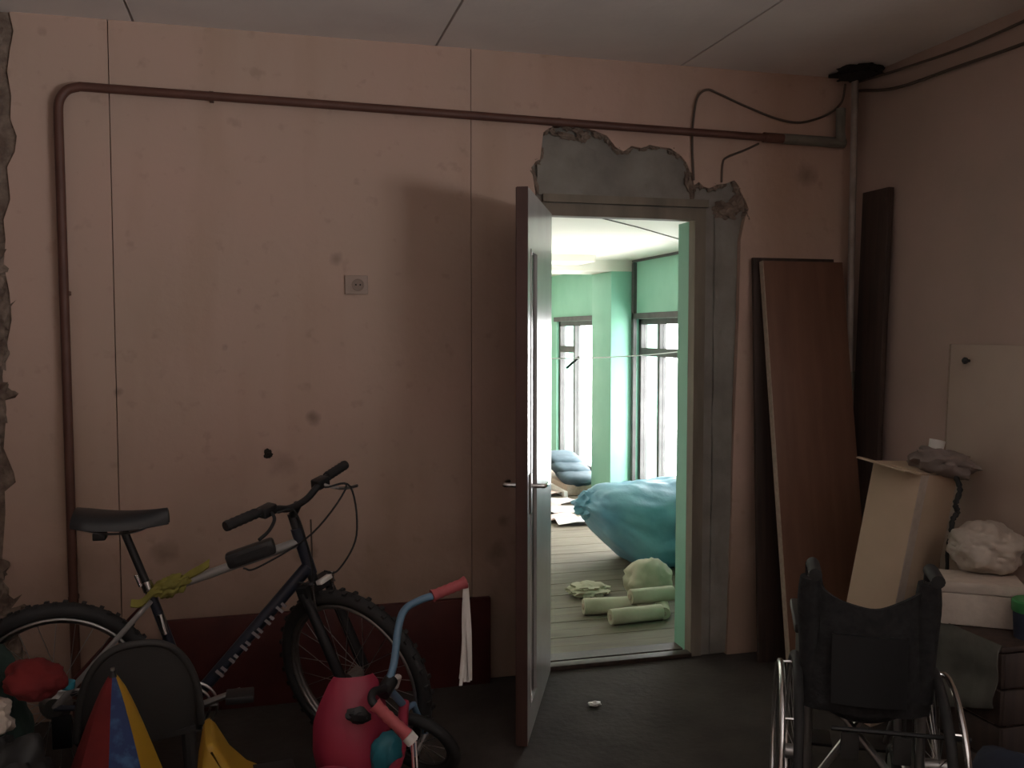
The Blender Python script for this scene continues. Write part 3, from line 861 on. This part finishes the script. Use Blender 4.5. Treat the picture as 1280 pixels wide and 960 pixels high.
def wheel(name, parent, mx, R_=.33):
    c = mx
    tyre = MB().ring((0, 0, 0), R_ - .026, .026, 'y', 64, 12)
    for i in range(72):
        a_ = 2 * math.pi * i / 72
        t_ = Matrix.Rotation(a_, 4, 'Y')
        sgn = 1 if i % 2 else -1
        tyre.box((-.008, -.02 if sgn < 0 else .002, R_ - .006), (.006, -.002 if sgn < 0 else .02, R_ + .003), t_)
    w_ = tyre.build(name, BLACK, parent, smooth=True, angle=40)
    w_.matrix_local = c
    rm = MB()
    for yy in (-.011, .011):
        rm.ring((0, yy, 0), R_ - .055, .0075, 'y', 64, 8)
    rm.ring((0, 0, 0), R_ - .062, .008, 'y', 64, 8)
    rm.build('rim', STEEL, w_, smooth=True, angle=60)
    MB().tube([(0, -.05, 0), (0, -.03, 0), (0, -.029, 0), (0, .029, 0), (0, .03, 0), (0, .05, 0)], [.008, .008, .024, .024, .008, .008], 14).build('hub', STEEL, w_, smooth=True)
    s0 = {}
    for i in range(28):
        sd = i % 2
        if sd not in s0:
            s0[sd] = MB().tube([(.02 if sd else -.02, .027 if sd else -.027, 0), (0, 0, R_ - .066)], .0014, 5).build('spoke', STEEL, w_)
            s0[sd].rotation_euler = (0, 2 * math.pi * i / 28, 0)
        else:
            twin(s0[sd], w_, rot=(0, 2 * math.pi * i / 28, 0))
    MB().tube([(.0, 0, -R_ + .06), (.0, 0, -R_ + .105)], .003, 6).build('valve', STEEL, w_)
    return w_


rw = wheel('rear_wheel', bk, Matrix.Translation(RA))
MB().tube([(0, -.062, 0), (0, -.035, 0)], [.03, .052], 18).build('sprockets', STEEL, rw, smooth=False)
fwh = wheel('front_wheel', bk, ST @ Matrix.Translation(FAx))
MB().lathe([(.006, 0), (.012, .004), (.012, .05), (.006, .054)], 10, Matrix.Translation((.19, -.012, .02)) @ Matrix.Rotation(R(20), 4, 'Y')).build('spoke_reflector', WHITE, fwh)
# fork, stem and bars turn with the front wheel
fk = MB()
crown = HB_ - sax * .045
fk.tube([HB_, crown], .017, 10, mx=ST)
fk.box((-.022, -.072, -.018), (.026, .072, .022), ST @ frame_mx(crown, perp, sax))
for s in (-1, 1):
    fk.tube([crown + Vector((0, s * .06, 0)), crown + Vector((0, s * .06, 0)) + (FAx - crown) * .5, FAx + Vector((0, s * .058, 0))], [.017, .019, .02], 12, mx=ST)
fko = fk.build('fork', BLACKP, bk, smooth=True, angle=45)
for s in (-1, 1):
    MB().tube([crown + Vector((.03, s * .045, -.05)), crown + Vector((.035, s * .055, .04))], .008, 8, mx=ST).build('brake_arm', CHROME, fko, smooth=True)
MB().box((-.03, -.013, -.004), (.03, .013, .012), ST @ frame_mx(crown + Vector((.045, 0, .03)), (0, 1, 0), sax)).build('front_reflector', WHITE, fko, bevel=.003)
stem_top = HT_ + sax * .055
clamp = HT_ + sax * .085 + perp * .045
MB().tube([HT_, stem_top], .0155, 12, mx=ST).tube([stem_top - sax * .01, clamp], .015, 10, mx=ST).build('stem', BLACKP, bk, smooth=True, angle=45)
bar = bez([clamp + Vector((-.03, -.295, .035)), clamp + Vector((-.012, -.16, .034)), clamp + Vector((0, -.10, .022)), clamp + Vector((0, -.04, 0)), clamp + Vector((0, .04, 0)), clamp + Vector((0, .10, .022)), clamp + Vector((-.012, .16, .034)), clamp + Vector((-.03, .295, .035))], 5)
hb = MB().tube(bar, .0125, 10, mx=ST).build('handlebar', BLACKP, bk, smooth=True, angle=60)
for s in (-1, 1):
    g0, g1 = clamp + Vector((-.016, s * .175, .0345)), clamp + Vector((-.031, s * .30, .035))
    MB().tube([g0 + (g1 - g0) * (k_ / 12) for k_ in range(13)], [.0185 if k_ % 2 else .0165 for k_ in range(13)], 12, mx=ST).build('grip', BLACK, hb, smooth=True, angle=60)
    MB().box((-.02, -.03, -.02), (.022, .03, .016), ST @ frame_mx(clamp + Vector((-.012, s * .135, .03)), (1, 0, 0), (0, 0, 1))).build('shifter', BLACKP, hb, bevel=.006)
    MB().tube(bez([clamp + Vector((.0, s * .13, .028)), clamp + Vector((.035, s * .15, .012)), clamp + Vector((.055, s * .20, -.005)), clamp + Vector((.06, s * .25, -.014))], 5), .006, 8, mx=ST).build('brake_lever', STEEL if s > 0 else BLACKP, hb, smooth=True)
# brake and gear cables
for (s, end, bulge, side) in ((1, SJ + Vector((.30, -.02, .075)), .17, 1), (-1, HB_ + Vector((-.05, -.03, -.02)), .13, .5), (1, crown + Vector((.03, .0, .05)), .20, 1.2)):
    st_ = ST @ (clamp + Vector((.02, s * .12, .02)))
    e_ = Vector(end)
    mid = (st_ + e_) / 2 + Vector((bulge * .55, -.03 * side, -.02))
    MB().tube(bez([st_, st_ + Vector((bulge * .45, 0, .0)), mid, e_ + Vector((.05, 0, -.0)), e_], 7), .0035, 6).build('brake_cable', BLACK, bk, smooth=True)
# saddle
MB().tube([SJ, Vector((-.475, 0, .885))], .0135, 12).build('seat_post', BLACKP, bk, smooth=True)
MB().tube([SJ + (SJ - BBp).normalized() * .015, SJ + (SJ - BBp).normalized() * .05], .021, 12).tube([SJ + Vector((-.03, -.02, .035)), SJ + Vector((-.045, -.02, .075))], .006, 6).build('seat_clamp', CHROME, bk, smooth=True)


def sad(u, w):
    x = -.622 + .285 * u
    hw = .075 * (1 - u) ** 1.1 * (.75 + .25 * min(1, u * 8)) + .02 * math.sin(math.pi * min(1, u + .05)) + .012
    if u > .97:
        hw *= .7
    a_ = math.pi * w
    yy = -hw * math.cos(a_)
    zz = .915 + .022 * math.sin(a_) ** .6 + .012 * (1 - u) ** 2 - .008 * math.sin(u * 3.1) - .022 * (1 - math.sin(a_)) + .012
    return (x, yy, zz)


MB().sheet(24, 14, sad, .02).build('saddle', BLACKP, bk, smooth=True, angle=60)
for s in (-1, 1):
    MB().tube(bez([(-.59, s * .05, .905), (-.53, s * .03, .885), (-.44, s * .022, .885), (-.37, s * .008, .912)], 5), .004, 6).build('saddle_rail', STEEL, bk)
MB().box((-.57, -.025, .862), (-.53, .025, .887)).build('rear_reflector', BLACKP, bk, bevel=.004)
# drivetrain
ck = MB().tube([BBp + Vector((0, -.075, 0)), BBp + Vector((0, .075, 0))], .012, 10).build('crank_axle', STEEL, bk)
cr_ = MB()
cr_.ring(BBp + Vector((0, -.055, 0)), .085, .005, 'y', 40, 6).ring(BBp + Vector((0, -.048, 0)), .062, .005, 'y', 32, 6)
for k_ in range(5):
    a_ = 2 * math.pi * k_ / 5
    cr_.tube([BBp + Vector((0, -.055, 0)), BBp + Vector((.085 * math.cos(a_), -.055, .085 * math.sin(a_)))], .006, 6)
cr_.build('chainring', STEEL, bk)
for s, a_ in ((-1, R(18)), (1, R(198))):
    e_ = BBp + Vector((.17 * math.cos(a_), s * .08, .17 * math.sin(a_)))
    ar = MB().tube([BBp + Vector((0, s * .072, 0)), e_], [.014, .010], 8).build('crank_arm', STEEL, bk, smooth=True)
    MB().box((e_.x - .045, e_.y + (s * .01 if s > 0 else -.095), e_.z - .012), (e_.x + .045, e_.y + (.095 if s > 0 else -.01), e_.z + .012)).build('pedal', BLACKP, ar, bevel=.004)
MB().tube([BBp + Vector((0, -.055, .085)), RA + Vector((.01, -.05, .05))], .005, 6).tube([BBp + Vector((0, -.055, -.085)), RA + Vector((.03, -.05, -.11))], .005, 6).build('chain', STEEL, bk)
MB().box((-.70, -.062, .19), (-.64, -.05, .30)).build('rear_derailleur', BLACKP, bk, bevel=.004)
MB().tube([SJ + Vector((.03, -.03, -.06)), SJ + Vector((.045, -.03, -.13))], .012, 10).build('front_derailleur', CHROME, bk, smooth=True)
fbm = frame_mx(SJ + (HT_ - SJ) * .68 + Vector((0, 0, -.015)), HT_ - sax * .05 - SJ, (0, 0, 1))
MB().box((-.085, -.026, -.028), (.085, .026, .028), fbm).build('frame_pouch', BLACKP, bk, bevel=.012)
MB().box((-.06, -.0275, -.012), (.06, -.0255, .012), fbm).build('pouch_patch', BLACKP, bk)

yr = empty('yellow_rag', 'yellow rag knotted round the top tube of the mountain bike', 'rag', (-.315, -.695, .70))
MB().blob((.12, .06, .065), 91, .4, 2.4, 4, False).build('knot', YELC, yr, (-.02, 0, -.008), (0, R(-20), 0), smooth=True, angle=60)
MB().sheet(8, 3, lambda u, w: (.02 + .09 * u, -.012 + .02 * w + .01 * math.sin(u * 6), .01 + .055 * u + .022 * (w - .5)), .006).build('rag_tail', YELC, yr, smooth=True)
MB().sheet(8, 3, lambda u, w: (-.04 - .10 * u, -.03 + .02 * w, -.012 - .045 * u + .02 * (w - .5) + .01 * math.sin(u * 7)), .006).build('rag_tail', YELC, yr, smooth=True)

# ------------------------------------------------------------------ child's bike leaning among the clutter
kb = empty('child_bike', 'small pink and light blue child bike with streamers on its grips', 'bicycle', (0, 0, 0))
C0 = Vector((.345, -1.11, .436))
foot = Vector((.50, -.92, .0))
steer = (C0 - foot).normalized()
wc_ = foot + Vector((-.02, -.0, .152))
ax = Vector((.55, .70, .45)).normalized()
wm = frame_mx(wc_, ax.cross(steer), steer)
kw = MB().ring((0, 0, 0), .128, .02, 'y', 36, 10).build('front_wheel', BLACK, kb, smooth=True, angle=60)
kw.matrix_local = wm
MB().ring((0, 0, 0), .105, .008, 'y', 36, 8).build('rim', DGREY, kw, smooth=True)
MB().tube([(0, -.045, 0), (0, .045, 0)], .012, 10).build('hub', STEEL, kw)
for k_ in range(10):
    a_ = 2 * math.pi * k_ / 10
    MB().tube([(0, 0, 0), (.105 * math.cos(a_), 0, .105 * math.sin(a_))], .002, 5).build('spoke', STEEL, kw)
fkm = MB()
cr2 = wc_ + steer * .16
for s in (-1, 1):
    fkm.tube([wc_ + ax * (.042 * s), cr2 + ax * (.036 * s), cr2 + steer * .02], .011, 8)
fkm.tube([cr2 + steer * .02, C0], .013, 10)
fkm.build('fork', LBLUE, kb, smooth=True, angle=60)
far = bez([C0, (.372, -1.08, .50), (.392, -1.04, .60), (.42, -1.0, .645), (.475, -.975, .665), (.53, -.965, .675)], 6)
near = bez([C0, (.325, -1.15, .445), (.295, -1.19, .455), (.285, -1.22, .445), (.30, -1.24, .425)], 6)
kh = MB().tube(far, .0125, 10).build('handlebar', LBLUE, kb, smooth=True, angle=60)
MB().tube(near, .0125, 10).build('handlebar_near_arm', BLACKP, kb, smooth=True, angle=60)
MB().tube([C0 - ax * .03, C0 + ax * .03], .024, 12).build('bar_clamp', BLACKP, kb, smooth=True)


def grip(a_, b_, parent):
    a_, b_ = Vector(a_), Vector(b_)
    n_ = 12
    return MB().tube([a_ + (b_ - a_) * (k_ / n_) for k_ in range(n_ + 1)], [.022 if k_ in (0, n_) else (.0195 if k_ % 2 else .017) for k_ in range(n_ + 1)], 12).build('grip', PINKG, parent, smooth=True, angle=60)


grip((.515, -.967, .673), (.633, -.945, .705), kb)
grip((.293, -1.235, .435), (.385, -1.27, .345), kb)
MB().tube([(.385, -1.27, .345), (.402, -1.275, .325)], .021, 12).build('grip_cap', WHITE, kb, smooth=True)
for k_ in range(9):
    dx, dy_ = .010 * math.sin(k_ * 2.1), .008 * math.cos(k_ * 1.7)
    z_end = .345 + .05 * random.random()
    MB().sheet(1, 14, lambda u, w: (.634 + dx * (.4 + w) + .011 * (u - .5) + .012 * w * math.sin(k_ + w * 2), -.945 + dy_ * (.4 + w) + .003 * math.sin(w * 9 + k_), .70 + (z_end - .70) * w + .012 * math.sin(math.pi * min(1, w * 4)) * (w < .25)), .0015).build('streamer', WHITE, kb)
for k_ in range(5):
    MB().sheet(1, 10, lambda u, w: (.40 + .008 * math.sin(k_ * 2) + .004 * u + .01 * w, -1.275 + .007 * math.cos(k_ * 2), .325 - .2 * w), .0015).build('streamer', WHITE if k_ % 2 else PINKG, kb)
# pink body shield with rounded shoulders, bulging
sh = [(x_ + .018, z_ - .02) for x_, z_ in [(.160, .470), (.172, .482), (.285, .480), (.298, .468), (.320, .40), (.335, .33), (.338, .26), (.325, .16), (.28, .09), (.18, .09), (.125, .16), (.103, .26), (.105, .345), (.125, .40)]]


def shield(u, w):
    zt = .07 + .39 * w
    xs = []
    for i in range(len(sh)):
        (xa, za), (xb, zb) = sh[i], sh[(i + 1) % len(sh)]
        if (za - zt) * (zb - zt) <= 0 and abs(za - zb) > 1e-6:
            xs.append(xa + (xb - xa) * (zt - za) / (zb - za))
    x0_, x1_ = (min(xs), max(xs)) if len(xs) > 1 else (.18, .28)
    q = math.sin(math.pi * u) ** .5
    return (x0_ + (x1_ - x0_) * u, -1.10 - .09 * q * math.sin(math.pi * min(.98, max(.03, w))) ** .5 + .05 * w, zt)


ks = MB().sheet(16, 18, shield, .012).build('front_shield', PINK, kb, smooth=True, angle=60)
MB().blob((.075, .03, .05), 97, .3, 2, 3, False).build('shield_emblem', BLACKP, ks, (.25, -1.175, .38), (0, R(10), 0), smooth=True)
MB().blob((.10, .07, .14), 98, .15, 2, 3, False).build('teal_bottle', TEAL, kb, (.335, -1.17, .25), (0, R(10), 0), smooth=True)
# low frame, saddle and rear wheel towards the viewer
rwc = Vector((.06, -1.60, .15))
MB().tube(bez([cr2 + steer * .05, (.36, -1.2, .22), (.2, -1.42, .2), tuple(rwc)], 6), .017, 10).build('frame', PINK, kb, smooth=True, angle=60)
MB().tube([(.2, -1.42, .2), (.14, -1.5, .33)], .013, 10).build('seat_post', STEEL, kb)
MB().blob((.20, .14, .06), 99, .08, 2, 3, False, power=2.5).build('saddle', PINK, kb, (.12, -1.53, .345), (0, 0, R(55)), smooth=True)
k2 = MB().ring((0, 0, 0), .128, .02, 'y', 36, 10).build('rear_wheel', BLACK, kb, smooth=True, angle=60)
k2.matrix_local = frame_mx(rwc, (.55, .83, 0), (0, 0, 1))
MB().ring((0, 0, 0), .105, .008, 'y', 36, 8).build('rim', DGREY, k2, smooth=True)
for k_ in range(5):
    a_ = 2 * math.pi * k_ / 5
    MB().tube([(-.105 * math.cos(a_), 0, -.105 * math.sin(a_)), (.105 * math.cos(a_), 0, .105 * math.sin(a_))], .002, 5).build('spoke', STEEL, k2)

# ------------------------------------------------------------------ clutter at the lower left
cc = empty('child_chair', 'dark grey plastic child chair with rounded back among the toys', 'chair', (-.395, -1.0, 0), (0, 0, R(8)))


def cback(u, w):
    a_ = -1 + 2 * u
    hgt = .33 + .285 * math.sqrt(max(0, 1 - abs(a_) ** 2.6))
    return (.178 * a_, .0 + .03 * a_ * a_ - .04 * w, .30 + (hgt - .30) * w)


MB().sheet(28, 10, cback, .014).build('backrest', DGREY, cc, smooth=True, angle=60)
rimp = []
for i in range(33):
    a_ = -1 + 2 * i / 32
    rimp.append((.178 * a_, .03 * a_ * a_ - .04, .33 + .285 * math.sqrt(max(0, 1 - abs(a_) ** 2.6))))
MB().tube(rimp, .012, 8).build('back_rim', DGREY, cc, smooth=True, angle=60)
MB().sheet(10, 10, lambda u, w: (-.16 + .32 * u, .0 + .30 * w, .30 + .012 * (2 * u - 1) ** 2), .018).build('seat', DGREY, cc, smooth=True, angle=60)
for sx in (-.14, .14):
    for yy, dy_ in ((.02, -.03), (.27, .03)):
        MB().tube([(sx, yy, .30), (sx * 1.12, yy + dy_, 0)], [.022, .016], 10).build('leg', DGREY, cc, smooth=True)

um = empty('play_parasol', 'half folded red, blue and yellow child parasol standing tip up', 'parasol', (-.435, -1.22, 0))
NG = 8
gm = [RED, RED, BLUE, YEL, YEL, BLUE, RED, YEL]
top = .585
# gores run round the pole; angle 270 degrees faces the viewer
order = {0: YEL, 1: RED, 2: BLUE, 3: RED, 4: RED, 5: RED, 6: BLUE, 7: YEL}
for g_ in range(NG):
    a0_ = 2 * math.pi * g_ / NG

    def gore(u, w, a0_=a0_):
        a_ = a0_ + 2 * math.pi / NG * u
        r_ = (.012 + .165 * w ** .85) * (1 - .20 * math.sin(math.pi * u) * w)
        return (r_ * math.cos(a_), r_ * math.sin(a_), top - .44 * w - .025 * math.sin(math.pi * u) * -w)
    MB().sheet(5, 12, gore, .003).build('fabric_panel', order[g_], um, smooth=True, angle=60)
MB().tube([(0, 0, 0), (0, 0, top + .025)], .006, 8).build('pole', STEEL, um)
MB().tube([(0, 0, top - .01), (0, 0, top + .02)], [.014, .005], 10).build('tip', BLACKP, um)

ty = empty('ride_on_toy', 'yellow plastic ride-on toy with high curved back', 'toy', (-.10, -1.28, 0), (0, 0, R(5)))
prof = [(-.11, .05), (-.12, .20), (-.105, .34), (-.09, .425), (-.07, .435), (-.055, .41), (-.02, .345), (.03, .29), (.09, .255), (.17, .24), (.24, .22), (.28, .17), (.29, .05)]
MB().prism(prof, -.10, .10).build('toy_body', YEL, ty, bevel=.02, seg=3)
for x in (-.06, .22):
    for s in (-1, 1):
        MB().tube([(x, s * .10, .055), (x, s * .135, .055)], .055, 18).build('wheel', BLACKP, ty, bevel=.006)
MB().box((.03, -.07, .285), (.16, .07, .30)).build('toy_seat', BLACKP, ty, (0, 0, -.018), bevel=.006)

tag(MB().blob((.38, .38, .50), 101, .28, 2.0, 5).build('bin_bag', BBAG, None, (-.745, -1.31, 0), smooth=True, angle=50), 'black rubbish bag bulging in front of the rear bike wheel', 'bag')
tag(MB().blob((.36, .34, .72), 103, .22, 1.8, 5).build('green_sack', DGREEN, None, (-.91, -.93, 0), smooth=True, angle=50), 'dark green sack standing beside the rear bike wheel', 'sack')
tag(MB().blob((.16, .16, .11), 105, .22, 1.8, 4).build('red_cloth', RED, None, (-.665, -1.12, .515), (0, R(8), 0), smooth=True, angle=60), 'crumpled red cloth thrown on the black rubbish bag', 'cloth')
tag(MB().blob((.13, .13, .12), 107, .35, 2.4, 4).build('white_cloth', FOAM, None, (-.77, -1.19, .44), (0, 0, .6), smooth=True, angle=60), 'crumpled whitish cloth between the green sack and the black bag', 'cloth')
tag(MB().lathe([(.018, 0), (.02, .008), (.02, .02), (.012, .024)], 14).build('bottle_cap', TEAL, None, (-.575, -1.10, .52), smooth=True), 'small teal cap lying on the black rubbish bag', 'cap')
tag(MB().blob((.05, .035, .02), 111, .4, 2.4, 3).build('plaster_crumb', WHITE, None, (1.288, -.425, 0), smooth=True), 'small white crumb of plaster on the floor before the doorway', 'crumb')
